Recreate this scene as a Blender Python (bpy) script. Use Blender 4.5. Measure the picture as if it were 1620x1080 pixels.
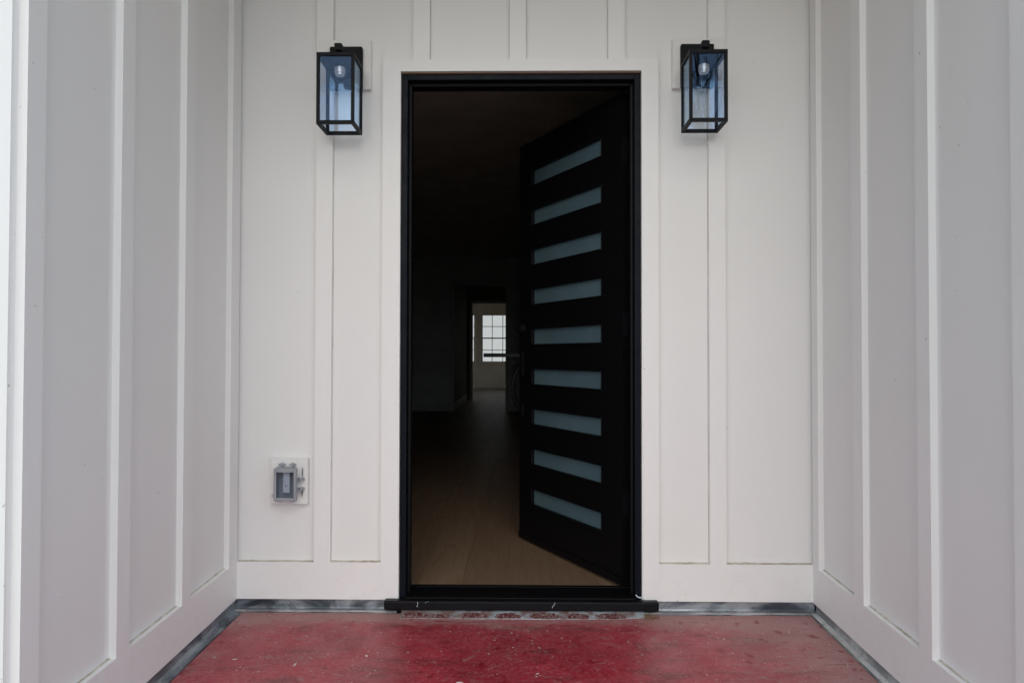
import bpy, bmesh, math, random
from mathutils import Vector, Matrix, noise
random.seed(7)
S = bpy.context.scene
for o in list(bpy.data.objects): bpy.data.objects.remove(o, do_unlink=True)
COL = S.collection
R = math.radians

# ------------------------------------------------------------------ camera
EYE = 1.01
cam = bpy.data.cameras.new('camera'); cam.sensor_width = 36; cam.lens = 1143/1620*36
cam.clip_start = 0.05; cam.clip_end = 2000
co = bpy.data.objects.new('camera', cam); COL.objects.link(co); S.camera = co
yaw, pitch, roll = R(0.8), R(1.05), R(0.1)
fw = Vector((-math.sin(yaw)*math.cos(pitch), math.cos(yaw)*math.cos(pitch), math.sin(pitch)))
rt = Vector((math.cos(yaw), math.sin(yaw), 0)); up = rt.cross(fw)
r2 = rt*math.cos(roll)+up*math.sin(roll); u2 = -rt*math.sin(roll)+up*math.cos(roll)
M = Matrix((r2, u2, -fw)).transposed().to_4x4(); M.translation = Vector((0, -2.88, EYE))
co.matrix_world = M

# ------------------------------------------------------------------ world, sun, exposure
SUN_EL, SUN_AZ = 30, 177      # azimuth measured from +Y clockwise: behind the camera, a little to its left
w = bpy.data.worlds.new('World'); S.world = w; w.use_nodes = True
nt = w.node_tree; nt.nodes.clear()
def N(t, **k):
    n = nt.nodes.new(t)
    for a, b in k.items(): setattr(n, a, b)
    return n
sky = N('ShaderNodeTexSky', sky_type='NISHITA', sun_disc=False, sun_elevation=R(SUN_EL), sun_rotation=R(SUN_AZ),
        air_density=1.0, dust_density=3.0, ozone_density=1.0)
tc = N('ShaderNodeTexCoord'); mp = N('ShaderNodeMapping'); mp.inputs['Scale'].default_value = (1, 1, 2.6)
nz = N('ShaderNodeTexNoise'); nz.inputs['Scale'].default_value = 1.6; nz.inputs['Detail'].default_value = 6
cr = N('ShaderNodeValToRGB'); cr.color_ramp.elements[0].position = .36; cr.color_ramp.elements[1].position = .58
cr.color_ramp.elements[0].color = (.22, .22, .22, 1); cr.color_ramp.elements[1].color = (.95, .95, .95, 1)
mx = N('ShaderNodeMix', data_type='RGBA'); mx.inputs[7].default_value = (7.2, 8.05, 8.95, 1)
bg = N('ShaderNodeBackground'); bg.inputs['Strength'].default_value = .145
out = N('ShaderNodeOutputWorld')
L = nt.links
L.new(tc.outputs['Generated'], mp.inputs[0]); L.new(mp.outputs[0], nz.inputs[0]); L.new(nz.outputs[0], cr.inputs[0])
sx_ = N('ShaderNodeSeparateXYZ'); L.new(tc.outputs['Generated'], sx_.inputs[0])
ma = N('ShaderNodeMath', operation='MULTIPLY_ADD', use_clamp=True); L.new(sx_.outputs[0], ma.inputs[0]); ma.inputs[1].default_value = .1
hz = N('ShaderNodeMapRange'); hz.inputs[1].default_value = .02; hz.inputs[2].default_value = .38; hz.inputs[3].default_value = .30; hz.inputs[4].default_value = -.12
L.new(sx_.outputs[2], hz.inputs[0]); ad = N('ShaderNodeMath', operation='ADD'); L.new(cr.outputs[0], ad.inputs[0]); L.new(hz.outputs[0], ad.inputs[1])
L.new(ad.outputs[0], ma.inputs[2]); L.new(ma.outputs[0], mx.inputs[0]); L.new(sky.outputs[0], mx.inputs[6]); L.new(mx.outputs[2], bg.inputs[0]); L.new(bg.outputs[0], out.inputs[0])
sl = bpy.data.lights.new('sun', 'SUN'); sl.energy = .14; sl.angle = R(60); sl.color = (1, .98, .95)
so = bpy.data.objects.new('sun', sl); COL.objects.link(so)
sd = Vector((math.sin(R(SUN_AZ))*math.cos(R(SUN_EL)), math.cos(R(SUN_AZ))*math.cos(R(SUN_EL)), math.sin(R(SUN_EL))))
so.rotation_euler = sd.to_track_quat('Z', 'Y').to_euler(); so.location = (0, -10, 10)
S.view_settings.view_transform = 'Standard'; S.view_settings.look = 'None'
S.view_settings.exposure = 0.39; S.view_settings.gamma = 1

# ------------------------------------------------------------------ material helpers
class MT:
    def __init__(s, name, col=(.8, .8, .8), rough=.5, spec=.5, metal=0):
        s.m = bpy.data.materials.new(name); s.m.use_nodes = True; s.t = s.m.node_tree
        s.b = s.t.nodes['Principled BSDF']; s.set(col, rough, spec, metal)
        s.tc = s.t.nodes.new('ShaderNodeTexCoord'); s.o = s.tc.outputs['Object']
        s.geo = s.t.nodes.new('ShaderNodeNewGeometry')
    def set(s, col, rough, spec, metal):
        s.b.inputs['Base Color'].default_value = (*col, 1); s.b.inputs['Roughness'].default_value = rough
        s.b.inputs['Specular IOR Level'].default_value = spec; s.b.inputs['Metallic'].default_value = metal
    def n(s, t, **k):
        x = s.t.nodes.new(t)
        for a, b in k.items(): setattr(x, a, b)
        return x
    def l(s, a, b): s.t.links.new(a, b)
    def noise(s, scale, detail=4, rough=.5, stretch=(1, 1, 1), off=(0, 0, 0), dist=0):
        mp = s.n('ShaderNodeMapping'); mp.inputs['Scale'].default_value = stretch; mp.inputs['Location'].default_value = off
        s.l(s.geo.outputs['Position'], mp.inputs[0])
        n = s.n('ShaderNodeTexNoise'); n.inputs['Scale'].default_value = scale; n.inputs['Detail'].default_value = detail
        n.inputs['Roughness'].default_value = rough; n.inputs['Distortion'].default_value = dist
        s.l(mp.outputs[0], n.inputs[0]); return n.outputs[0]
    def ramp(s, x, p0, p1, c0=0., c1=1.):
        r = s.n('ShaderNodeMapRange'); r.interpolation_type = 'SMOOTHSTEP'
        for i, v in zip((1, 2, 3, 4), (p0, p1, c0, c1)): r.inputs[i].default_value = v
        s.l(x, r.inputs[0]); return r.outputs[0]
    def math(s, op, a, b=0.):
        m = s.n('ShaderNodeMath', operation=op)
        for i, v in enumerate((a, b)):
            if isinstance(v, (int, float)): m.inputs[i].default_value = v
            else: s.l(v, m.inputs[i])
        return m.outputs[0]
    def mix(s, f, a, b, mode='MIX'):
        m = s.n('ShaderNodeMix', data_type='RGBA', blend_type=mode)
        for i, v in ((0, f), (6, a), (7, b)):
            if isinstance(v, (int, float)): m.inputs[i].default_value = v
            elif isinstance(v, tuple): m.inputs[i].default_value = (*v, 1)
            else: s.l(v, m.inputs[i])
        return m.outputs[2]
    def color(s, x): s.l(x, s.b.inputs['Base Color'])
    def rough(s, x): s.l(x, s.b.inputs['Roughness'])
    def bump(s, h, strength=.2, dist=.002):
        b = s.n('ShaderNodeBump'); b.inputs['Strength'].default_value = strength; b.inputs['Distance'].default_value = dist
        s.l(h, b.inputs['Height']); s.l(b.outputs[0], s.b.inputs['Normal'])
    def sep(s):
        x = s.n('ShaderNodeSeparateXYZ'); s.l(s.geo.outputs['Position'], x.inputs[0]); return x.outputs

def paint(name, col, rough=.55, dirt=.5):
    m = MT(name, col, rough, .35)
    c = m.mix(m.ramp(m.noise(1.1, 3), .3, .7), tuple(v*.985 for v in col), tuple(min(1, v*1.01) for v in col))
    c = m.mix(m.math('MULTIPLY', m.ramp(m.noise(9, 5, .6, (1, 1, .35)), .62, .8), .05*dirt*2), c, (.5, .44, .36))
    sp = m.math('MULTIPLY', m.ramp(m.noise(55, 1), .775, .80), m.ramp(m.noise(3, 1, off=(4, 2, 1)), .5, .6))
    c = m.mix(m.math('MULTIPLY', sp, .45*dirt*2), c, (.30, .22, .15))
    z = m.sep()[2]
    splash = m.math('MULTIPLY', m.ramp(z, .32, .02), m.ramp(m.noise(26, 5, .65), .5, .75))
    c = m.mix(m.math('MULTIPLY', splash, .10*dirt*2), c, (.42, .30, .26))
    m.color(c); m.rough(m.ramp(m.noise(14, 3), .3, .7, rough-.06, rough+.06))
    h = m.math('ADD', m.math('MULTIPLY', m.noise(420, 3, .6, (1, 1, .35)), .6), m.noise(7, 3, .5))
    m.bump(h, .22, .0011)
    return m.m
MAT = {}
MAT['siding'] = paint('white_siding_paint', (.81, .805, .79))
MAT['trim'] = paint('white_trim_paint', (.83, .825, .81), .48)
MAT['block'] = paint('mounting_block_paint', (.80, .79, .77), .5, .2)

m = MT('black_frame_paint', (.003, .005, .009), .42, .12)
m.color(m.mix(m.ramp(m.noise(40, 5, .7), .62, .78), (.003, .005, .010), (.008, .010, .016)))
m.rough(m.ramp(m.noise(18, 4), .3, .7, .36, .5)); m.bump(m.noise(300, 2), .1, .0006); MAT['frame'] = m.m
m = MT('black_door_paint', (.003, .003, .004), .5, .2); m.bump(m.noise(260, 2), .1, .0006); MAT['door'] = m.m
m = MT('black_sill_vinyl', (.006, .006, .008), .5, .14)
f = m.math('MULTIPLY', m.ramp(m.noise(60, 5, .7, (.5, 1, 1)), .62, .75), .6)
m.color(m.mix(f, (.006, .006, .008), (.06, .056, .052))); m.rough(m.ramp(m.noise(30, 4), .3, .7, .3, .55)); MAT['sill'] = m.m
m = MT('raw_wood_shim', (.22, .14, .09), .8); m.color(m.mix(m.noise(30, 4, .6, (.2, 1, 1)), (.28, .19, .13), (.12, .075, .05))); MAT['shim'] = m.m

m = MT('black_lamp_metal', (.006, .007, .010), .55, .16); m.bump(m.noise(900, 2), .15, .0003); MAT['lamp'] = m.m
m = MT('brushed_socket', (.55, .56, .58), .35, .5, .7); MAT['socket'] = m.m
m = MT('matte_black_hardware', (.004, .004, .005), .6, .15); MAT['hard'] = m.m

# clear glass: straight transmission with a Schlick mirror share
def clear_glass(name, tint, base=.045, rough=.0, gc=(1, 1, 1)):
    m = MT(name); t = m.t
    t.nodes.remove(m.b); o = [n for n in t.nodes if n.type == 'OUTPUT_MATERIAL'][0]
    lw = m.n('ShaderNodeLayerWeight'); lw.inputs[0].default_value = .5
    p = m.math('POWER', lw.outputs['Facing'], 5.0)
    f = m.math('ADD', m.math('MULTIPLY', p, 1-base), base)
    tr = m.n('ShaderNodeBsdfTransparent'); tr.inputs[0].default_value = (*tint, 1)
    gl = m.n('ShaderNodeBsdfGlossy'); gl.inputs[0].default_value = (*gc, 1); gl.inputs['Roughness'].default_value = rough
    ms = m.n('ShaderNodeMixShader'); m.l(f, ms.inputs[0]); m.l(tr.outputs[0], ms.inputs[1]); m.l(gl.outputs[0], ms.inputs[2])
    m.l(ms.outputs[0], o.inputs[0]); return m.m
MAT['glass'] = clear_glass('clear_lamp_glass', (.96, .97, .98), .012, 0, (.6, .8, 1.0))  # side panes: gloss colour also turns the mirrored sky blue
MAT['bluerear'] = clear_glass('blue_reflection_rear_glass', (.96, .975, .985), .065, 0, (.42, .68, 1.0))  # rear pane: blue sky reflection painted in through the gloss colour
MAT['front'] = clear_glass('blue_reflection_front_glass', (.955, .97, .985), .02, 0, (.32, .56, 1.0))  # front pane: blue of the mirrored sky put into its gloss colour
MAT['winglass'] = clear_glass('window_glass', (.65, .635, .60), .05)
MAT['smoke'] = clear_glass('smoky_plastic_cover', (.84, .87, .90), .03, .1)
m = MT('frosted_glass', (.20, .27, .285), .32, .5)
m.color(m.mix(m.ramp(m.noise(5, 4), .35, .7), (.09, .15, .178), (.112, .178, .205))); m.rough(m.ramp(m.noise(8, 5, .6), .35, .7, .28, .42)); MAT['frost'] = m.m

m = MT('grey_box_plastic', (.31, .325, .355), .5, .35); m.bump(m.noise(200, 2), .1, .0005); MAT['boxgrey'] = m.m
m = MT('pale_bead', (.5, .52, .54), .5); MAT['bead'] = m.m
m = MT('white_receptacle', (.72, .73, .76), .4); MAT['recep'] = m.m
m = MT('dark_slot', (.02, .02, .02), .7); MAT['slot'] = m.m

m = MT('galvanised_flashing', (.30, .34, .38), .38, .5, .75)
f = m.ramp(m.noise(3.2, 5, .6, (1, .6, 2), dist=1.4), .42, .62)
c = m.mix(f, (.07, .085, .105), (.34, .375, .41))
c = m.mix(m.ramp(m.noise(70, 4, .7), .62, .72), c, (.16, .12, .09)); m.color(c)
m.l(m.ramp(m.noise(9, 5, .6), .4, .62, .2, .75), m.b.inputs['Metallic']); m.rough(m.ramp(m.noise(12, 4), .3, .7, .28, .55)); MAT['flash'] = m.m
m = MT('dusty_flashing_lip', (.40, .41, .41), .6, .5, .2)
f = m.ramp(m.noise(4, 5, .6, (1, 1, 1)), .4, .62)
c = m.mix(f, (.24, .25, .26), (.56, .57, .56)); c = m.mix(m.ramp(m.noise(45, 5, .7), .58, .68), c, (.20, .14, .10)); m.color(c); MAT['lip'] = m.m

m = MT('dirty_caulk', (.45, .40, .33), .85)
c = m.mix(m.ramp(m.noise(22, 5, .7), .40, .70), (.60, .56, .49), (.36, .30, .23)); m.color(c); MAT['caulk'] = m.m
m = MT('sealant', (.6, .66, .66), .5); MAT['seal'] = m.m
m = MT('painted_caulk_joint', (.5, .48, .44), .7); m.color(m.mix(m.ramp(m.noise(6, 5, .65, (1, 1, .6)), .35, .65), (.70, .68, .64), (.50, .47, .42))); MAT['joint'] = m.m

# red deck sheathing: red coating scuffed and dusted grey
m = MT('red_deck_coating', (.3, .03, .045), .42, .5)
X, Y, Z = m.sep()
base = m.mix(m.ramp(m.noise(4, 5, .6), .35, .65), (.27, .012, .025), (.38, .024, .044))
base = m.mix(m.ramp(m.noise(11, 5, .6, (.5, 1.3, 1), off=(3, 1, 0)), .52, .70), base, (.17, .006, .011))
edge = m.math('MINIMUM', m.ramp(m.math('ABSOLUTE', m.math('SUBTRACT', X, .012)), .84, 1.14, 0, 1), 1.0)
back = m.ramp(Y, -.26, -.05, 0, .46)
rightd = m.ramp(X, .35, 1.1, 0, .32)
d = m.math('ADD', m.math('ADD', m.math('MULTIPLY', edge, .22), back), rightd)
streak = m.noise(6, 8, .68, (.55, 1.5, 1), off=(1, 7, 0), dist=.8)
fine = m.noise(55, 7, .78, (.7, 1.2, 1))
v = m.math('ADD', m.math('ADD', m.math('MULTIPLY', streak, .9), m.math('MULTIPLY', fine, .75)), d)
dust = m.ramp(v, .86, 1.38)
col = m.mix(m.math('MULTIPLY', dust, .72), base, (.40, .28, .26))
film = m.ramp(m.noise(2.3, 4, .5, off=(9, 0, 0)), .35, .65, .02, .12)
col = m.mix(film, col, (.36, .15, .17))
scr = m.math('MULTIPLY', m.ramp(m.noise(30, 3, .5, (.14, 1.6, 1), off=(2, 2, 0), dist=.4), .66, .70), .5)
col = m.mix(scr, col, (.12, .004, .008))
mot = m.noise(95, 6, .8, (.8, 1.2, 1), off=(8, 3, 0))
col = m.mix(m.math('MULTIPLY', m.ramp(mot, .50, .66), .55), col, (.36, .20, .195))
col = m.mix(m.math('MULTIPLY', m.ramp(mot, .46, .34), .5), col, (.13, .012, .018))
sc2 = m.math('MULTIPLY', m.ramp(m.noise(16, 6, .7, (.9, 1.4, 1), off=(0, 4, 0), dist=1.2), .585, .66), .5)
col = m.mix(sc2, col, (.30, .22, .20))
red = m.math('MULTIPLY', m.ramp(m.noise(24, 4, .6, off=(5, 5, 0)), .60, .68), .75)
col = m.mix(red, col, (.20, .008, .014))
vo = m.n('ShaderNodeTexVoronoi'); vo.inputs['Scale'].default_value = 34; m.l(m.geo.outputs['Position'], vo.inputs[0])
spk = m.math('MULTIPLY', m.ramp(vo.outputs['Distance'], .13, .08), m.ramp(m.noise(13, 2), .50, .60))
col = m.mix(m.math('MULTIPLY', spk, .75), col, (.58, .52, .49))
vo2 = m.n('ShaderNodeTexVoronoi'); vo2.inputs['Scale'].default_value = 110; m.l(m.geo.outputs['Position'], vo2.inputs[0])
spk2 = m.math('MULTIPLY', m.ramp(vo2.outputs['Distance'], .22, .12), m.ramp(m.noise(21, 2, off=(1, 1, 1)), .5, .6))
col = m.mix(m.math('MULTIPLY', spk2, .5), col, (.52, .42, .38))
m.color(col); m.rough(m.math('ADD', m.math('MULTIPLY', dust, .25), m.ramp(m.noise(9, 4), .3, .7, .30, .46)))
m.bump(m.math('ADD', m.math('MULTIPLY', fine, .6), m.math('MULTIPLY', streak, .6)), .35, .003); MAT['deck'] = m.m

m = MT('pale_flashing', (.70, .72, .72), .55, .4); c = m.mix(m.ramp(m.noise(5, 5, .6), .4, .65), (.74, .76, .76), (.50, .51, .50)); m.color(m.mix(m.ramp(m.noise(40, 5, .7), .60, .70), c, (.25, .20, .15))); MAT['pale'] = m.m
m = MT('flashing_tape', (.55, .60, .62), .45)
c = m.mix(m.ramp(m.noise(16, 5, .6), .42, .62), (.42, .48, .52), (.24, .15, .14))
tx = m.math('ADD', m.sep()[0], m.math('MULTIPLY', m.noise(14, 4), .25)); c = m.mix(m.ramp(tx, .05, -.35, 0, .8), c, (.24, .16, .15)); m.color(c); MAT['tape'] = m.m
m = MT('red_stamp_ink', (.16, .03, .03), .5)
c = m.mix(m.ramp(m.noise(150, 5, .75, (1, .45, 1)), .46, .60), (.13, .022, .026), (.38, .29, .27)); m.color(c); MAT['stamp'] = m.m

# oak plank floor, boards running away from the door
m = MT('oak_planks', (.3, .2, .13), .36, .28)
sx, sy, sz = m.sep(); cb = m.n('ShaderNodeCombineXYZ'); m.l(sy, cb.inputs[0]); m.l(m.math('ADD', sx, .06), cb.inputs[1])
br = m.n('ShaderNodeTexBrick', offset=.37, offset_frequency=2)
for k, v in (('Scale', 1.0), ('Mortar Size', .0016), ('Brick Width', 1.9), ('Row Height', .19), ('Bias', 0.)): br.inputs[k].default_value = v
br.inputs['Color1'].default_value = (.19, .125, .078, 1); br.inputs['Color2'].default_value = (.25, .17, .11, 1); br.inputs['Mortar'].default_value = (.12, .075, .05, 1)
m.l(cb.outputs[0], br.inputs[0])
g = m.noise(9, 8, .65, (4.5, .35, 1), dist=1.6); g2 = m.noise(60, 4, .6, (2.5, .10, 1))
c = m.mix(m.math('MULTIPLY', m.ramp(g, .35, .7), .55), br.outputs[0], (.17, .10, .06))
c = m.mix(m.math('MULTIPLY', m.ramp(g2, .45, .75), .35), c, (.20, .12, .07)); m.color(c)
m.rough(m.ramp(g, .3, .7, .42, .56)); m.bump(g, .1, .001); MAT['oak'] = m.m

def plain(name, col, rough=.7, var=.08, scale=3):
    m = MT(name, col, rough, .4)
    m.color(m.mix(m.ramp(m.noise(scale, 4), .3, .7), tuple(v*(1-var) for v in col), tuple(min(1, v*(1+var)) for v in col)))
    m.bump(m.noise(180, 3), .1, .001); return m.m
MAT['inwall'] = plain('interior_wall_paint', (.66, .68, .67))
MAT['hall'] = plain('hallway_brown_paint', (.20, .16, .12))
MAT['inceil'] = plain('interior_ceiling_paint', (.74, .72, .66))
MAT['intrim'] = plain('interior_trim_paint', (.62, .63, .62), .45)
MAT['tanwall'] = plain('beige_wall_paint', (.62, .54, .40))
MAT['tantrim'] = plain('window_trim_paint', (.62, .54, .42), .45)
MAT['muntin'] = plain('muntin_paint', (.46, .42, .36), .5)
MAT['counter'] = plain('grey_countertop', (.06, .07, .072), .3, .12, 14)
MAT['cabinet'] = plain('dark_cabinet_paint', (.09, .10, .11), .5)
MAT['shade'] = plain('pale_window_blind', (.8, .8, .78), .8)
m = MT('translucent_blind', (.62, .62, .59), .8); o_ = [n for n in m.t.nodes if n.type == 'OUTPUT_MATERIAL'][0]
tl = m.n('ShaderNodeBsdfTranslucent'); tl.inputs[0].default_value = (.62, .62, .58, 1); ms = m.n('ShaderNodeMixShader'); ms.inputs[0].default_value = .75
m.l(m.b.outputs[0], ms.inputs[1]); m.l(tl.outputs[0], ms.inputs[2]); m.l(ms.outputs[0], o_.inputs[0]); MAT['shade'] = m.m
m = MT('stained_soffit_boards', (.34, .24, .15), .55)
sx, sy, sz = m.sep(); wv = m.math('FRACT', m.math('MULTIPLY', sy, 7.2))
c = m.mix(m.ramp(m.noise(7, 7, .65, (.4, 5, 1), dist=1), .35, .7), (.60, .42, .17), (.48, .31, .11))
c = m.mix(m.ramp(wv, .96, .985), c, (.06, .04, .03)); m.color(c); MAT['soffit'] = m.m
MAT['roof'] = plain('dark_shingles', (.05, .05, .055), .9, .3, 8)
m = MT('bare_yard_soil', (.22, .18, .14), .9)
c = m.mix(m.ramp(m.noise(.7, 6, .6), .4, .6), (.34, .32, .29), (.24, .24, .19)); m.color(c); m.bump(m.noise(12, 6), .5, .05); MAT['ground'] = m.m
MAT['bark'] = plain('bare_tree_bark', (.10, .08, .065), .9, .3, 12)
m = MT('wood_crumbs', (.30, .2, .12), .9); m.color(m.mix(m.noise(120, 3), (.10, .055, .03), (.40, .28, .16))); MAT['debris'] = m.m

# ------------------------------------------------------------------ object helpers
LOC = {}
def link(name, me, mat, parent=None, loc=None, smooth=False):
    """mesh vertices are given in world space"""
    org = Vector(loc) if loc is not None else (LOC[parent.name] if parent else Vector((0, 0, 0)))
    if isinstance(me, bmesh.types.BMesh):
        bm = me; me = bpy.data.meshes.new(name)
        bmesh.ops.recalc_face_normals(bm, faces=bm.faces[:])
        bmesh.ops.translate(bm, verts=bm.verts[:], vec=-org); bm.to_mesh(me); bm.free()
    me.materials.append(mat)
    if smooth:
        for p in me.polygons: p.use_smooth = True
    o = bpy.data.objects.new(name, me); COL.objects.link(o)
    LOC[o.name] = org
    if parent is not None:
        o.parent = parent; o.location = org-LOC[parent.name]
    else: o.location = org
    return o
def thing(name, label, cat, loc, group=None):
    o = bpy.data.objects.new(name, None); COL.objects.link(o); o.location = loc; o.empty_display_size = .1
    LOC[o.name] = Vector(loc); o['label'] = label; o['category'] = cat
    if group: o['group'] = group
    return o
def tag(o, label, cat, group=None):
    o['label'] = label; o['category'] = cat
    if group: o['group'] = group
    return o
def struct(o, kind='structure'): o['kind'] = kind; return o
def box(bm, x0, x1, y0, y1, z0, z1, bevel=0, slope=0, seg=1):
    t = bmesh.new(); bmesh.ops.create_cube(t, size=1)
    for v in t.verts:
        v.co = Vector(((x0+x1)/2+v.co.x*(x1-x0), (y0+y1)/2+v.co.y*(y1-y0), (z0+z1)/2+v.co.z*(z1-z0)))
    if bevel: bmesh.ops.bevel(t, geom=t.edges[:], offset=bevel, segments=seg, affect='EDGES', profile=.5)
    if slope:
        for v in t.verts: v.co.z += slope*v.co.y
    add(bm, t)
def add(bm, t):
    me = bpy.data.meshes.new('t'); t.to_mesh(me); t.free(); bm.from_mesh(me); bpy.data.meshes.remove(me)
def cyl(bm, p0, p1, r0, r1=None, seg=20, bevel=0):
    p0, p1 = Vector(p0), Vector(p1); r1 = r0 if r1 is None else r1
    t = bmesh.new(); d = p1-p0
    bmesh.ops.create_cone(t, cap_ends=True, segments=seg, radius1=r0, radius2=r1, depth=d.length)
    if bevel:
        es = [e for e in t.edges if abs(abs(e.verts[0].co.z)-d.length/2) < 1e-5 and abs(e.verts[0].co.z-e.verts[1].co.z) < 1e-6]
        bmesh.ops.bevel(t, geom=es, offset=bevel, segments=2, affect='EDGES')
    q = d.to_track_quat('Z', 'Y'); bmesh.ops.transform(t, matrix=Matrix.Translation((p0+p1)/2) @ q.to_matrix().to_4x4(), verts=t.verts[:])
    add(bm, t)
def sweep(bm, pts, r, seg=12):
    prev = None
    for i, p in enumerate(pts):
        d = (pts[min(i+1, len(pts)-1)]-pts[max(i-1, 0)]).normalized(); sx_ = Vector((1, 0, 0)); sy_ = d.cross(sx_).normalized()
        cur = [bm.verts.new(p+sx_*r*math.cos(a*2*math.pi/seg)+sy_*r*math.sin(a*2*math.pi/seg)) for a in range(seg)]
        if prev:
            for k in range(seg): bm.faces.new((prev[k], prev[(k+1) % seg], cur[(k+1) % seg], cur[k]))
        else: bm.faces.new(cur)
        prev = cur
    bm.faces.new(prev[::-1])
def B(*a, **k):
    bm = bmesh.new(); box(bm, *a, **k); return bm
def boxes(name, lst, mat, parent=None, **k):
    bm = bmesh.new()
    for b in lst: box(bm, *b, **k)
    return link(name, bm, mat, parent)

SL = .028           # fall of the porch deck towards the camera
XL, XR = -1.147, 1.16
T = .021            # batten and trim thickness
HC = 2.93           # porch ceiling height
FL = .055           # interior floor height
FX0, FX1 = -.483, .470  # door frame outer edges
FZ = 2.134          # frame top

# ------------------------------------------------------------------ setting
o = link('ground', B(-60, 60, -90, 90, -1.0, -.28), MAT['ground']); struct(o)
# deck: slab with a gentle fall, thin gap all round filled by metal flashing
bm = bmesh.new(); nx, ny = 60, 60
vs = []
for j in range(ny+1):
    for i in range(nx+1):
        y = -.0405-j/ny*1.6; x = -1.0975+2.220*i/nx
        if i == 0: x -= .006*(-y)
        if i == nx: x -= .004*(-y)
        z = SL*y+.0012*noise.noise(Vector((x*2.2, y*2.2, 0)))
        if j == 0: y += .0015*noise.noise(Vector((x*6, 0, 3)))
        vs.append(bm.verts.new((x, y, z)))
for j in range(ny):
    for i in range(nx):
        a = j*(nx+1)+i; bm.faces.new((vs[a], vs[a+nx+1], vs[a+nx+2], vs[a+1]))
ex = bmesh.ops.extrude_face_region(bm, geom=bm.faces[:])
bmesh.ops.translate(bm, vec=(0, 0, -.05), verts=[e for e in ex['geom'] if isinstance(e, bmesh.types.BMVert)])
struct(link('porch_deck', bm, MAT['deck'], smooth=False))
struct(link('porch_subfloor', B(-1.20, 1.2, -1.62, .0, -.27, -.075), MAT['slot']))
struct(link('porch_ceiling', B(XL-.1, XR+.1, -1.40, .10, HC, HC+.02), MAT['soffit']))
struct(link('interior_floor', B(-4.2, 3.2, .125, 18.3, FL-.03, FL), MAT['oak']))

# ---- back wall
def siding_sheet(name, rects, y0, y1, parent):
    return boxes(name, [(a, b, y0, y1, c, d) for a, b, c, d in rects], MAT['siding'], parent)
bw = thing('siding_wall', 'white board and batten wall with the doorway in its middle, facing the camera', 'wall', (0, 0, .045))
cx0, cx1, cz1 = -.558, .540, 2.187                       # casing outer edges
siding_sheet('siding', [(-1.30, FX0-.004, .045, HC+.05), (FX1+.004, 1.30, .045, HC+.05), (FX0-.004, FX1+.004, FZ+.006, HC+.05)], 0, .115, bw)
BT = .19                                                  # baseboard top
for c in (-.790, -.404, -.019, .375, .772):
    z0 = BT if abs(c) > .6 else cz1
    wob = random.uniform(-.001, .001)
    if c < -.6: zz = [(z0, HC)]
    b_ = link('batten', B(c-.0325+wob, c+.0325+wob, -T+.0006*random.random(), 0, z0, HC), MAT['trim'], bw)
    for e_ in (-1, 1):
        a_ = c+wob+e_*.0325; link('caulk_joint', B(min(a_, a_+e_*.0022), max(a_, a_+e_*.0022), -.0016, 0, z0+.003, HC), MAT['joint'], b_)
link('baseboard', B(XL+T, cx0+.0002, -T, 0, .045, BT), MAT['trim'], bw)
link('baseboard', B(cx1-.0002, XR-T, -T, 0, .045, BT), MAT['trim'], bw)
boxes('door_casing', [(cx0, FX0-.003, -T, 0, .045, FZ+.006), (FX1+.003, cx1, -T, 0, .045, FZ+.006), (cx0, cx1, -T, 0, FZ+.006, cz1)], MAT['trim'], bw)
link('shim', B(FX0-.002, FX1+.002, -.014, .05, FZ+.0005, FZ+.0055), MAT['shim'], bw)
# dirty caulk beads lying on the baseboard ledge
def bead(x0, x1, y0, y1, z, name, parent, along='x', slope=0, th=.0022):
    bm = bmesh.new(); n = 60
    prev = None
    for i in range(n+1):
        t = i/n
        h = th*(.55+.9*abs(noise.noise(Vector((t*14, x0*7+y0*5, 1)))))
        if along == 'x':
            x = x0+(x1-x0)*t; ring = [(x, y0, z-.0005), (x, y0, z+h*.4), (x, y1, z+h*1.6), (x, y1, z-.0005)]
        else:
            y = y0+(y1-y0)*t; zz = z+slope*y; ring = [(x0, y, zz-.0005), (x0, y, zz+h*.4), (x1, y, zz+h*1.6), (x1, y, zz-.0005)]
        cur = [bm.verts.new(p) for p in ring]
        if prev:
            for k in range(4): bm.faces.new((prev[k], prev[(k+1) % 4], cur[(k+1) % 4], cur[k]))
        else: bm.faces.new(cur)
        prev = cur
    bm.faces.new(prev[::-1]); link(name, bm, MAT['caulk'], parent)
for a, b in ((XL+T, -.8235), (-.7565, cx0), (cx1, .7385), (.8055, XR-T)): bead(a, b, -.0200, -.0002, BT, 'caulk_bead', bw)

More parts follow.
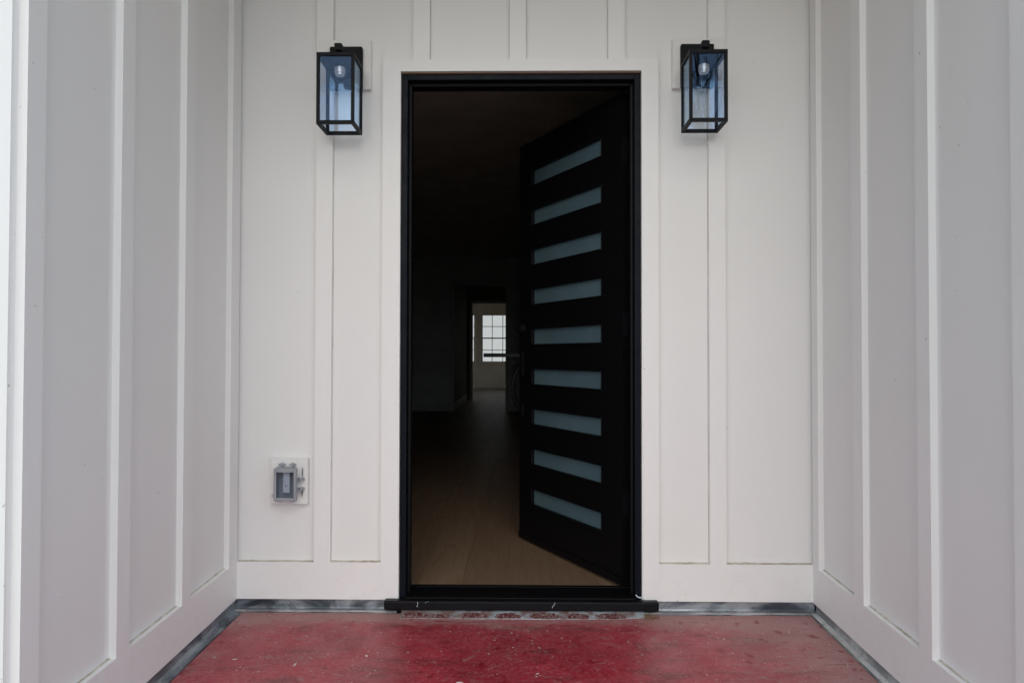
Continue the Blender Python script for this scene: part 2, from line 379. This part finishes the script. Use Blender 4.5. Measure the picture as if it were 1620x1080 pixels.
# ---- side walls
END = -1.262
def side_wall(sgn, xp, ys, label):
    t = thing('siding_wall', label, 'wall', (xp, -.6, 0))
    xo = xp+sgn*(-T)            # face of trim
    a, b = (xp-.13, xp) if sgn < 0 else (xp, xp+.13)
    link('siding', B(a, b, END, 0, -.03, HC), MAT['siding'], t)
    x0, x1 = (xp, xp+T) if sgn < 0 else (xp-T, xp)
    for i, (y0, y1) in enumerate(ys):
        bm = B(x0+random.uniform(0, .0004)*(sgn > 0), x1, y0, y1, BT, HC)
        for v in bm.verts:
            if v.co.z < 1: v.co.z += SL*v.co.y
        link('batten', bm, MAT['trim'], t)
    link('baseboard', B(x0, x1, END, -.0, .045, BT, slope=SL), MAT['trim'], t)
    for (y0, y1), (y2, y3) in zip(ys[:-1], ys[1:]):
        if sgn < 0: bead(x0+.006, x0+.0002, y3, y0, BT, 'caulk_bead', t, 'y', SL)
        else: bead(x1-.006, x1-.0002, y3, y0, BT, 'caulk_bead', t, 'y', SL)
    # corner board on the outer end
    xa, xb = (xp-.13, xp-.001) if sgn < 0 else (xp+.001, xp+.13)
    link('corner_board', B(xa, xb, END-.022, END, -.03, HC), MAT['trim'], t)
    return t
side_wall(-1, XL, [(-.100, -.0215), (-.485, -.42), (-.873, -.808), (-1.262, -1.197)], 'white board and batten side wall left of the doorway')
side_wall(1, XR, [(-.078, -.0215), (-.441, -.372), (-.843, -.776), (-1.250, -1.185)], 'white board and batten side wall right of the doorway')

# ---- metal flashing at the foot of the walls
fl = thing('metal_flashing', 'dirty grey metal flashing strip under the wall left of the door sill', 'flashing', (-.84, -.02, 0), 'flashing strips round the deck')
def flashing_back(t, x0, x1):
    bm = bmesh.new(); n = 40; prof0 = [(-.008, .048), (-.009, .012), (-.0125, .006), (-.020, .0035), (-.0372, .0012), (-.0372, -.012), (.0, -.012), (.0, .048)]
    prev = None
    for i in range(n+1):
        x = x0+(x1-x0)*i/n; e = .0016*noise.noise(Vector((x*9, 2, 0)))
        cur = [bm.verts.new((x, y+(e if 0 < k < 4 else 0), z+(e*.6 if 0 < k < 4 else 0))) for k, (y, z) in enumerate(prof0)]
        if prev:
            for k in range(8): bm.faces.new((prev[k], prev[(k+1) % 8], cur[(k+1) % 8], cur[k]))
        else: bm.faces.new(cur)
        prev = cur
    bm.faces.new(prev[::-1]); link('upright_leg', bm, MAT['flash'], t)
    link('dusty_lip', B(x0+.001, x1-.001, -.0366, -.021, .0012, .0056), MAT['lip'], t)
flashing_back(fl, XL+.0135, -.49)
fr = thing('metal_flashing', 'bluish grey metal flashing strip under the wall right of the door sill', 'flashing', (.84, -.02, 0), 'flashing strips round the deck')
flashing_back(fr, .47, XR-.0115)
def flashing_side(sgn, xw, xd, label, mi):
    t = thing('metal_flashing', label, 'flashing', (xw, -.6, 0), 'flashing strips round the deck')
    bm = bmesh.new(); n = 50; prev = None
    for i in range(n+1):
        y = -.012-1.24*i/n; e = .0015*noise.noise(Vector((y*7, sgn, 0)))
        dx = xd+(-.006 if sgn < 0 else -.004)*(-y)
        pts = [(xw, .05), (xw-sgn*.003, .014), (xw-sgn*.008+e, .004+e), (xw-sgn*.016+e, .002), (dx+sgn*.0015, .001), (dx+sgn*.0015, -.014), (xw+sgn*.01, -.014), (xw+sgn*.01, .05)]
        cur = [bm.verts.new((x, y, z+SL*y)) for x, z in pts]
        if prev:
            for k in range(8): bm.faces.new((prev[k], prev[(k+1) % 8], cur[(k+1) % 8], cur[k]))
        else: bm.faces.new(cur)
        prev = cur
    bm.faces.new(prev[::-1]); link('metal_strip', bm, MAT[mi], t)
    return t
flashing_side(-1, XL+.012, -1.100, 'dark grey metal flashing along the foot of the left side wall', 'flash')
t = flashing_side(1, XR-.0015, 1.125, 'pale grey metal flashing along the foot of the right side wall', 'lip')
bm = B(1.1270, 1.150, -1.24, -.03, .0045, .0065, slope=SL); link('dusty_lip', bm, MAT['pale'], t)

# ---- flashing tape with red stamped ovals, pinned below the sill
tp = thing('membrane_strip', 'pale membrane strip with dark red stamped ovals under the black door sill', 'membrane', (0, -.07, 0))
bm = bmesh.new(); n = 70; prev = None
for i in range(n+1):
    x = -.47+.945*i/n
    yf = -.091-.004*noise.noise(Vector((x*5, 1, 0)))-(.0 if x < .35 else -.04*(x-.35)/.13*.6)
    z = SL*yf+.0018; ht = .0012
    cur = [bm.verts.new(p) for p in ((x, -.03, .0125), (x, -.044, .004), (x, yf, z), (x, yf, z-.002), (x, -.03, -.001))]
    if prev:
        for k in range(5): bm.faces.new((prev[k], prev[(k+1) % 5], cur[(k+1) % 5], cur[k]))
    else: bm.faces.new(cur)
    prev = cur
bm.faces.new(prev[::-1]); link('membrane', bm, MAT['tape'], tp)
for k, x in enumerate((-.415, -.315, -.18, -.053, .088, .218, .345)):
    bm = bmesh.new(); rx = (.05, .038, .055, .05, .058, .042, .056)[k]; ry = .030 if k != 1 else .018
    y0 = -.074-(.006 if k in (1, 3, 5) else 0); vs = []
    for i in range(40):
        a = i/40*2*math.pi; q = 1+.22*noise.noise(Vector((math.cos(a)*2, math.sin(a)*2, k)))
        y = min(-.0455, max(-.0895, y0+.004+ry*q*math.sin(a)))
        zt = .004+(SL*-.098+.0018-.004)*(-.044-y)/.054
        vs.append(bm.verts.new((x+rx*q*math.cos(a), y, zt+.0008)))
    f = bm.faces.new(vs); ex = bmesh.ops.extrude_face_region(bm, geom=[f])
    bmesh.ops.translate(bm, vec=(0, 0, .0004), verts=[e for e in ex['geom'] if isinstance(e, bmesh.types.BMVert)])
    bmesh.ops.remove_doubles(bm, verts=bm.verts[:], dist=1e-6)
    link('oval_stamp', bm, MAT['stamp'], tp)

# ------------------------------------------------------------------ door frame
JX0, JX1 = -.460, .447
df = thing('door_frame', 'glossy black door frame with head, jambs and raised sill in the white wall', 'door frame', (-.006, .05, 0))
YF, YB = -.004, .125
link('jamb', B(FX0, JX0, YF, YB, .045, FZ, bevel=.0015), MAT['frame'], df)
link('jamb', B(JX1, FX1, YF, YB, .045, FZ, bevel=.0015), MAT['frame'], df)
link('head', B(JX0, JX1, YF+.0005, YB, FZ-.023, FZ-.0003, bevel=.0015), MAT['frame'], df)
# stops and weatherstrip inside the jambs
link('door_stop', B(JX0, JX0+.012, .03, .072, .056, FZ-.023, bevel=.002), MAT['door'], df)
link('door_stop', B(JX1-.012, JX1, .03, .072, .056, FZ-.023, bevel=.002), MAT['door'], df)
link('door_stop', B(JX0+.012, JX1-.012, .03, .072, FZ-.037, FZ-.0232, bevel=.002), MAT['door'], df)
sill = link('sill', B(JX0+.0003, JX1-.0003, -.024, .127, .028, FL+.0008, bevel=.002), MAT['door'], df)
link('sill_edge_strip', B(JX0+.002, JX1-.002, .100, .124, FL+.001, FL+.006, bevel=.002), MAT['door'], sill)
link('sill_nosing', B(-.537, .532, -.058, -.0222, .016, .0525, bevel=.006, seg=3), MAT['sill'], df)
# sealant smears in the right corner
def smear(name, pts, r, mat, parent):
    bm = bmesh.new()
    for (a, b) in zip(pts[:-1], pts[1:]):
        cyl(bm, a, b, r*random.uniform(.6, 1.3), r*random.uniform(.4, 1.1), 7)
    return link(name, bm, mat, parent)
smear('sealant_smear', [(.446, -.029, .073), (.452, -.031, .066), (.458, -.030, .063), (.470, -.031, .062), (.480, -.033, .057)], .0028, MAT['seal'], df)
smear('sealant_smear', [(-.405, -.0585, .050), (-.404, -.0588, .043), (-.4065, -.0585, .035), (-.406, -.0585, .030)], .0010, MAT['seal'], df)
smear('sealant_smear', [(-.375, -.0585, .046), (-.368, -.0588, .050), (-.362, -.0585, .052)], .0006, MAT['seal'], df)
smear('sealant_smear', [(.118, -.0585, .030), (.121, -.0588, .036), (.128, -.0585, .044), (.129, -.0585, .051)], .0008, MAT['seal'], df)

# ------------------------------------------------------------------ door leaf (swung inwards, hinged right)
TH = R(62); PIN = Vector((JX1+.005, YB, 0))
dr = thing('entry_door', 'black front door standing open inwards with nine frosted glass strips', 'door', PIN)
dr.rotation_euler = (0, 0, -TH)
# local frame: x = -s (leaf extends to -x), y = thickness, exterior face at y=-0.045
def dl(name, bm, mat, parent=None, smooth=False):
    bmesh.ops.recalc_face_normals(bm, faces=bm.faces[:]); me = bpy.data.meshes.new(name); bm.to_mesh(me); bm.free(); me.materials.append(mat)
    if smooth:
        for p in me.polygons: p.use_smooth = True
    o = bpy.data.objects.new(name, me); COL.objects.link(o); o.parent = parent or dr; LOC[o.name] = Vector(); return o
LW, Z0, Z1 = .905, .068, 2.098
tops = [.337+.2018*i for i in range(9)]; PH = .085; GL, GR = .776, .146
bm = bmesh.new()
box(bm, -GR, -.0, -.045, 0, Z0, Z1); box(bm, -LW, -GL, -.045, 0, Z0, Z1)
zs = Z0
for tz in tops: box(bm, -GL, -GR, -.045, 0, zs, tz-PH); zs = tz
box(bm, -GL, -GR, -.045, 0, zs, Z1)
leaf = dl('door_leaf', bm, MAT['door'])
for tz in tops:
    p = dl('glass_pane', B(-GL, -GR, -.030, -.016, tz-PH, tz), MAT['frost'])
    bm = bmesh.new(); e = .0045
    box(bm, -GL+.0005, -GR-.0005, -.0485, -.030, tz-PH-.0, tz-PH+e, bevel=.001); box(bm, -GL+.0005, -GR-.0005, -.0485, -.030, tz-e, tz, bevel=.001)
    box(bm, -GL+.0005, -GL+.0005+e, -.0485, -.030, tz-PH+e, tz-e, bevel=.001); box(bm, -GR-.0005-e, -GR-.0005, -.0485, -.030, tz-PH+e, tz-e, bevel=.001)
    dl('glazing_bead', bm, MAT['door'], p)
for z in (1.86, 1.14, .40):
    bm = bmesh.new(); cyl(bm, (.004, .006, z-.05), (.004, .006, z+.05), .007, seg=16, bevel=.001)
    box(bm, -.003, .0008, -.042, -.004, z-.05, z+.05); dl('hinge', bm, MAT['lamp'])
bm = bmesh.new(); box(bm, -LW-.0, -.004, -.05, -.0455, Z0-.0, Z0+.03); dl('door_sweep', bm, MAT['door'])
# handle set: deadbolt, grip and plate
h = dl('handle_set', B(-.885, -.855, -.053, -.045, .90, 1.03, bevel=.003), MAT['hard'])
bm = bmesh.new(); cyl(bm, (-.868, -.045, 1.145), (-.868, -.066, 1.145), .030, .026, 32, .003); cyl(bm, (-.868, -.066, 1.145), (-.868, -.073, 1.145), .014, .012, 24, .001)
dl('deadbolt', bm, MAT['hard'], h)
bm = bmesh.new(); pts = []
for i in range(17):
    a = i/16; pts.append(Vector((-.870, -.05-.055*math.sin(math.pi*min(1, max(0, a)))**.45, .945-.21*a)))
sweep(bm, pts, .0085)
dl('grip', bm, MAT['hard'], h, True)
dl('thumb_latch', B(-.879, -.861, -.085, -.05, .965, .972, bevel=.002), MAT['hard'], h)
dl('lower_plate', B(-.883, -.857, -.053, -.045, .70, .76, bevel=.003), MAT['hard'], h)
dl('latch_plate', B(-LW-.0012, -LW, -.034, -.010, .93, .99), MAT['socket'], h)

# ------------------------------------------------------------------ wall lanterns
def lantern(cx, zt, label, cxp=None):
    cxp = cx if cxp is None else cxp
    t = thing('wall_lantern', label, 'wall lamp', (cx, -.022, zt), 'pair of lanterns beside the door')
    W, D0, D1 = .071, -.200, -.055         # half width, front, back
    zb = zt-.270; s = .0115
    link('wall_plate', B(cxp-.0645, cxp+.0645, -.047, -.0235, zt-.085, zt+.087, bevel=.003), MAT['lamp'], t)
    bm = bmesh.new()
    box(bm, cx-.014, cx+.014, -.165, -.047, zt+.022, zt+.050, bevel=.002)
    box(bm, cx-.012, cx+.012, -.150, -.105, zt+.0005, zt+.022, bevel=.001)
    link('bracket_arm', bm, MAT['lamp'], t)
    bm = bmesh.new()
    for x in (cx-W, cx+W-s):
        for y in (D0, D1-s): box(bm, x, x+s, y, y+s, zb+s, zt-.014)
    for z0, z1 in ((zb, zb+s*1.15),):
        box(bm, cx-W, cx+W, D0, D0+s, z0, z1); box(bm, cx-W, cx+W, D1-s, D1, z0, z1)
        box(bm, cx-W, cx-W+s, D0+s, D1-s, z0, z1); box(bm, cx+W-s, cx+W, D0+s, D1-s, z0, z1)
    link('cage', bm, MAT['lamp'], t)
    link('roof', B(cx-W-.0006, cx+W+.0006, D0-.0006, D1+.0006, zt-.014, zt, bevel=.001), MAT['lamp'], t)
    g = .0025
    for (x0, x1, y0, y1) in ((cx-W+s, cx+W-s, D0+.004, D0+.004+g), (cx-W+s, cx+W-s, D1-.004-g, D1-.004),
                             (cx-W+.004, cx-W+.004+g, D0+s, D1-s), (cx+W-.004-g, cx+W-.004, D0+s, D1-s)):
        link('glass_pane', B(x0, x1, y0, y1, zb+s*1.15, zt-.0142), MAT['bluerear' if y0 > -.07 else 'front' if y1 < -.19 else 'glass'], t)
    bm = bmesh.new(); yc = (D0+D1)/2
    cyl(bm, (cx, yc, zt-.0145), (cx, yc, zt-.030), .010, seg=20)
    link('stem', bm, MAT['lamp'], t, smooth=False)
    bm = bmesh.new(); cyl(bm, (cx, yc, zt-.030), (cx, yc, zt-.056), .0205, seg=32, bevel=.003)
    cyl(bm, (cx, yc, zt-.056), (cx, yc, zt-.062), .0165, seg=32)
    link('lamp_socket', bm, MAT['socket'], t)
    bm = bmesh.new()
    for sx in (-1, 1):
        bm = bmesh.new(); cyl(bm, (cxp+sx*.045, -.0485, zt+.04), (cxp+sx*.045, -.045, zt+.04), .004, seg=12); link('screw', bm, MAT['lamp'], t)
lantern(-.702, 1.133+EYE, 'black open-frame lantern left of the door, above the outlet box', -.7005)
lantern(.693, 1.138+EYE, 'black open-frame lantern right of the door, on the wall towards the hinges', .690)
for x0, x1, lab in ((-.812, -.606, 'white square mounting block behind the left black lantern'), (.596, .800, 'white square mounting block behind the right black lantern')):
    o = link('mounting_block', B(x0, x1, -.0235, -.0001, 2.068, 2.266, bevel=.0012), MAT['block'], loc=((x0+x1)/2, 0, 2.07)); tag(o, lab, 'mounting block', 'mounting blocks on the wall')

# ------------------------------------------------------------------ outlet in a weatherproof box
o = link('mounting_block', B(-.996, -.847, -.0215, -.0001, .418, .600, bevel=.0012), MAT['block'], loc=(-.92, 0, .42))
tag(o, 'small white mounting block behind the grey outlet box', 'mounting block', 'mounting blocks on the wall')
ob = thing('outlet_box', 'grey weatherproof outlet cover with clear window low on the wall left of the door', 'outlet', (-.923, -.0215, .44))
bx0, bx1, bz0, bz1, byf = -.966, -.880, .440, .566, -.072
cov = bmesh.new(); e = .0095
box(cov, bx0, bx1-.012, byf+.020, -.0218, bz0, bz0+.006); box(cov, bx0, bx1-.012, byf+.020, -.0218, bz1-.006, bz1)
box(cov, bx0, bx0+.005, byf+.020, -.0218, bz0+.006, bz1-.006); box(cov, bx1-.017, bx1-.012, byf+.020, -.0218, bz0+.006, bz1-.006)
box(cov, bx0+.005, bx1-.017, -.0260, -.0220, bz0+.006, bz1-.006)
link('box_body', cov, MAT['boxgrey'], ob)
lid = bmesh.new()
box(lid, bx0-.001, bx0+e-.003, byf, byf+.0195, bz0, bz1, bevel=.002); box(lid, bx1-e*.9, bx1+.001, byf, byf+.0195, bz0, bz1, bevel=.002)
box(lid, bx0+e-.003, bx1-e*.9, byf+.0003, byf+.0195, bz0, bz0+e*.9, bevel=.001); box(lid, bx0+e-.003, bx1-e*.9, byf+.0003, byf+.0195, bz1-e*1.2, bz1, bevel=.001)
l = link('lid', lid, MAT['boxgrey'], ob)
link('window', B(bx0+e-.003, bx1-e*.9, byf+.006, byf+.009, bz0+e*.9, bz1-e*1.2), MAT['smoke'], l)
ix0, ix1, iz0, iz1 = bx0+e-.003, bx1-e*.9, bz0+e*.9, bz1-e*1.2
boxes('window_bead', [(ix0, ix1, byf-.0015, byf+.004, iz0, iz0+.0022), (ix0, ix1, byf-.0015, byf+.004, iz1-.0022, iz1),
                      (ix0, ix0+.0022, byf-.0015, byf+.004, iz0+.0022, iz1-.0022)], MAT['bead'], l)
rc = link('receptacle', B(-.939, -.912, -.046, -.0262, .466, .548, bevel=.002), MAT['recep'], ob)
boxes('slot', [(-.935, -.933, -.0466, -.0458, .508, .514), (-.930, -.928, -.0466, -.0458, .490, .500), (-.923, -.9215, -.0466, -.0458, .490, .500)], MAT['slot'], rc)
for x in (-.947, -.905):
    bm = bmesh.new(); cyl(bm, (x-.013, -.034, bz1+.010), (x+.015, -.034, bz1+.010), .0032, seg=12); cyl(bm, (x-.005, -.034, bz1+.010), (x+.006, -.034, bz1+.010), .0068, seg=14)
    box(bm, x-.005, x+.005, -.040, -.028, bz1-.001, bz1+.008); link('hinge_lug', bm, MAT['boxgrey'], ob)
for z in (.519, .481):
    bm = bmesh.new(); box(bm, bx1-.014, bx1+.008, -.045, -.028, z-.004, z+.004); cyl(bm, (bx1+.012, -.045, z), (bx1+.012, -.026, z), .0072, seg=14); box(bm, bx1+.010, bx1+.022, -.036, -.029, z-.003, z+.004)
    link('side_lug', bm, MAT['boxgrey'], ob)
bm = bmesh.new(); cyl(bm, (bx1+.013, -.030, .530), (bx1+.013, -.030, .562), .0016, seg=8); link('hinge_pin', bm, MAT['slot'], ob); bm = bmesh.new(); cyl(bm, (bx1+.012, -.030, .448), (bx1+.013, -.030, .472), .0009, .0024, seg=8)
link('hinge_pin', bm, MAT['slot'], ob)
bm = bmesh.new()
for i in range(16):
    a, b = i/16*2*math.pi, (i+1)/16*2*math.pi; c = Vector((bx0-.006, -.055, .457))
    cyl(bm, c+Vector((math.cos(a)*.0052, 0, math.sin(a)*.0058)), c+Vector((math.cos(b)*.0052, 0, math.sin(b)*.0058)), .0016, seg=8)
link('lock_ring', bm, MAT['boxgrey'], ob)
for a, b in ((bx0+.003, bx0+.026), (bx1-.026, bx1-.004)): link('foot_lug', B(a, b, byf+.004, -.05, bz0-.004, bz0), MAT['boxgrey'], ob)

# ------------------------------------------------------------------ interior
CE = 2.656; YW, YD, YE = 9.4, 12.3, 17.8
struct(link('interior_ceiling', B(-4.2, 3.2, .115, 18.3, CE, CE+.05), MAT['inceil']))
def wall(rects, label, mat=MAT['inwall'], base=None, name='interior_wall'):
    t = thing(name, label, 'wall', ((rects[0][0]+rects[0][1])/2, rects[0][2], FL))
    boxes('wall_face', rects, mat, t)
    if base: boxes('baseboard', base, MAT['intrim'] if mat is MAT['inwall'] else MAT['tantrim'], t)
    return t
wall([(-4.3, -4.2, .1, 13.4, 0, CE), (-4.3, -4.2, 17.2, 18.3, 0, CE), (-4.3, -4.2, 13.4, 17.2, 0, .8), (-4.3, -4.2, 13.4, 17.2, 2.15, CE)], 'dark interior wall along the left of the living room')  # unseen opening beside the back room, added to let more daylight in
wall([(3.2, 3.3, .1, 18.3, 0, CE)], 'dark interior wall along the right of the living room')
wall([(-4.3, -1.30, 0, .115, 0, CE), (1.30, 3.3, 0, .115, 0, CE)], 'inner face of the front wall beside the entry')
OX0, OX1, OZ = -1.164, -.281, 2.193
t = wall([(-4.2, OX0, YW, YW+.12, FL, CE), (OX1, 3.2, YW, YW+.12, FL, CE), (OX0, OX1, YW, YW+.12, OZ, CE)], 'dim living room wall pierced by the hallway opening',
     base=[(-4.2, OX0-.06, YW-.015, YW, FL, FL+.13), (OX1+.06, 3.2, YW-.015, YW, FL, FL+.13)])
boxes('opening_casing', [(OX0-.06, OX0, YW-.016, YW, FL, OZ+.06), (OX1, OX1+.06, YW-.016, YW, FL, OZ+.06), (OX0, OX1, YW-.016, YW, OZ, OZ+.06)], MAT['intrim'], t)
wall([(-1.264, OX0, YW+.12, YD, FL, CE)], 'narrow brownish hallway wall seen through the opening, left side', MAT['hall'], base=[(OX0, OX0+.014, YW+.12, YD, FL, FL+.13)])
wall([(.2, .3, YW+.12, YE, FL, CE)], 'hallway wall behind the opening, right side')
DX0, DX1, DZ = -1.042, -.10, 2.09
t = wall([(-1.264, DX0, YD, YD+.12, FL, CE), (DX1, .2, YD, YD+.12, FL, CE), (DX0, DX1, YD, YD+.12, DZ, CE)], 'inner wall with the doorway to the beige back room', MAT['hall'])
boxes('opening_casing', [(DX0-.055, DX0, YD-.016, YD, FL, DZ+.055), (DX0, DX1, YD-.016, YD, DZ, DZ+.055)], MAT['intrim'], t)
# back room
WX0, WX1, WZ0, WZ1 = -1.163, -.25, .785, 2.167; VX0, VX1 = -2.32, -1.335-.015
t = wall([(-4.2, VX0, YE, YE+.15, FL, CE), (VX1, WX0, YE, YE+.15, FL, CE), (WX1, .2, YE, YE+.15, FL, CE), (VX0, VX1, YE, YE+.15, FL, WZ0), (VX0, VX1, YE, YE+.15, WZ1, CE),
          (WX0, WX1, YE, YE+.15, FL, WZ0), (WX0, WX1, YE, YE+.15, WZ1, CE)], 'beige back room wall with gridded windows', MAT['tanwall'], base=[(-4.2, .2, YE-.015, YE, FL, FL+.13)])
def window(x0, x1, label):
    t = thing('window', label, 'window', ((x0+x1)/2, YE, WZ0), 'double hung windows in the back room')
    z0, z1 = WZ0, WZ1
    boxes('casing', [(x0-.07, x0, YE-.018, YE, z0-.02, z1+.07), (x1, x1+.07, YE-.018, YE, z0-.02, z1+.07), (x0, x1, YE-.018, YE, z1, z1+.07)], MAT['tantrim'], t)
    link('window_sill', B(x0-.09, x1+.09, YE-.05, YE, z0-.045, z0-.0202), MAT['tantrim'], t)
    zm = (z0+z1)/2+.01
    for a, b, y in ((z0, zm+.015, YE+.03), (zm-.015, z1, YE+.062)):
        f = .035 if b < z1-.1 else .03
        s = boxes('sash', [(x0, x0+f, y, y+.03, a, b), (x1-f, x1, y, y+.03, a, b), (x0+f, x1-f, y, y+.03, a, a+f), (x0+f, x1-f, y, y+.03, b-f, b)], MAT['muntin'], t)
        ms = [(x0+(x1-x0)*k/3-.009, x0+(x1-x0)*k/3+.009, y+.002, y+.028, a+f, b-f) for k in (1, 2)]
        ms += [(x0+f, x1-f, y+.004, y+.026, (a+b)/2-.009, (a+b)/2+.009)]
        boxes('muntin', ms, MAT['muntin'], s)
        link('pane', B(x0+f, x1-f, y+.012, y+.018, a+f, b-f), MAT['winglass'], s)
    boxes('stop', [(x0, x1, YE+.0, YE+.012, z0, z0+.02)], MAT['tantrim'], t)
window(WX0, WX1, 'double hung window with white panes in the far beige room, seen through the hallway')
window(VX0, VX1, 'window mostly hidden behind the hallway door edge, left of the visible far window')
ki = thing('kitchen_counter', 'pale thin countertop end jutting out at eye level beside the open door', 'counter', (.5, 5, FL))
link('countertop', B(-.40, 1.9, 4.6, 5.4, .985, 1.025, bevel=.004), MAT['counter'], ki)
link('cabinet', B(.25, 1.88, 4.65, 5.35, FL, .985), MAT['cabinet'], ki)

# ------------------------------------------------------------------ rest of the house shell
hs = thing('house', 'white farmhouse front wall beyond the porch corner at the left edge', 'house', (0, -1.28, 0))
link('front_wall', B(-4.5, XL-.1302, END-.012, END+.1, -.3, HC+.05), MAT['siding'], hs)
link('front_wall', B(XR+.1302, 3.5, END-.012, END+.1, -.3, HC+.05), MAT['siding'], hs)
link('roof', B(-4.6, 3.6, -1.50, 18.6, HC+.06, HC+.2), MAT['roof'], hs)
boxes('outer_wall', [(-4.5, -4.32, END+.1, 13.4, -.3, HC+.05), (-4.5, -4.32, 17.2, 18.5, -.3, HC+.05), (-4.5, -4.32, 13.4, 17.2, -.3, .8), (-4.5, -4.32, 13.4, 17.2, 2.15, HC+.05)], MAT['siding'], hs)  # left wall has the matching added opening, out of view, brightening the back room
link('outer_wall', B(3.32, 3.5, END+.1, 18.5, -.3, HC+.05), MAT['siding'], hs)
link('foundation', B(-4.4, 3.4, .0, 18.4, -.29, .02), MAT['slot'], hs)

# ------------------------------------------------------------------ bare trees in the yard (seen only as reflections in the lantern glass)
def bare_tree(x, y, h, seed, label):
    rnd = random.Random(seed); bm = bmesh.new(); bt = bmesh.new()
    def grow(p, d, ln, r, lv):
        q = p+d*ln
        cyl(bm if lv > 3 else bt, p, q, r, r*.72, 6 if lv > 2 else 4)
        if lv == 0: return
        for k in range(3 if lv > 1 else 2):
            a = Vector((rnd.uniform(-1, 1), rnd.uniform(-1, 1), rnd.uniform(-.3, .7)))
            grow(q, (d+a*.75).normalized(), ln*rnd.uniform(.62, .82), r*.62, lv-1)
    grow(Vector((x, y, -.4)), Vector((0, 0, 1)), h*.28, h*.0125, 5)
    t = thing('bare_tree', label, 'tree', (x, y, -.28), 'bare trees in the yard')
    link('trunk', bm, MAT['bark'], t); link('crown', bt, MAT['bark'], t)
bare_tree(5.6, -16, 10.5, 3, 'leafless tree in the yard mirrored in the right lantern')
bare_tree(7.5, -19, 13.5, 5, 'taller leafless tree farther off in the yard')

# ------------------------------------------------------------------ crumbs and wood chips on the deck
def chip(x, y, s, mat, label, grp, name, el=1.0):
    bm = bmesh.new(); bmesh.ops.create_icosphere(bm, subdivisions=1, radius=s)
    a = random.uniform(0, math.pi)
    for v in bm.verts:
        v.co *= random.uniform(.6, 1.2); v.co.z *= .35; v.co.x *= el
        v.co = Matrix.Rotation(a, 3, 'Z') @ v.co + Vector((x, y, SL*y+s*.25))
    return bm
bm = bmesh.new()
for i in range(260):
    x = random.uniform(-1.05, 1.08); y = random.uniform(-.95, -.06)
    add(bm, chip(x, y, random.uniform(.0007, .0018)*(2.2 if random.random() < .14 else 1), 0, 0, 0, 0, random.uniform(1, 4)))
o = link('paint_flecks', bm, MAT['seal']); struct(o, 'stuff'); tag(o, 'tiny pale flecks scattered over the red deck', 'debris')
bm = bmesh.new()
for i in range(90):
    x = random.gauss(.492, .016) if i < 60 else random.uniform(.5, 1.05); y = random.gauss(-.068, .012) if i < 60 else random.uniform(-.034, -.018)
    z = 0 if i < 60 else .008
    t_ = chip(x, y, random.uniform(.0015, .005) if i < 60 else random.uniform(.001, .0025), 0, 0, 0, 0, random.uniform(1, 2.5))
    bmesh.ops.translate(t_, vec=(0, 0, z+(random.uniform(0, .008) if i < 60 else 0)), verts=t_.verts[:]); add(bm, t_)
o = link('wood_debris', bm, MAT['debris']); struct(o, 'stuff'); tag(o, 'brown clump of wood crumbs under the right end of the black sill', 'debris')
bm = bmesh.new()
for i in range(7): add(bm, chip(1.005+random.gauss(0, .007), -.62+random.gauss(0, .004), random.uniform(.003, .0055), 0, 0, 0, 0, 1.5))
o = link('mud_crumb', bm, MAT['debris'], loc=(1.005, -.62, -.017)); tag(o, 'small dark brown mud crumb near the right edge of the red deck', 'debris')
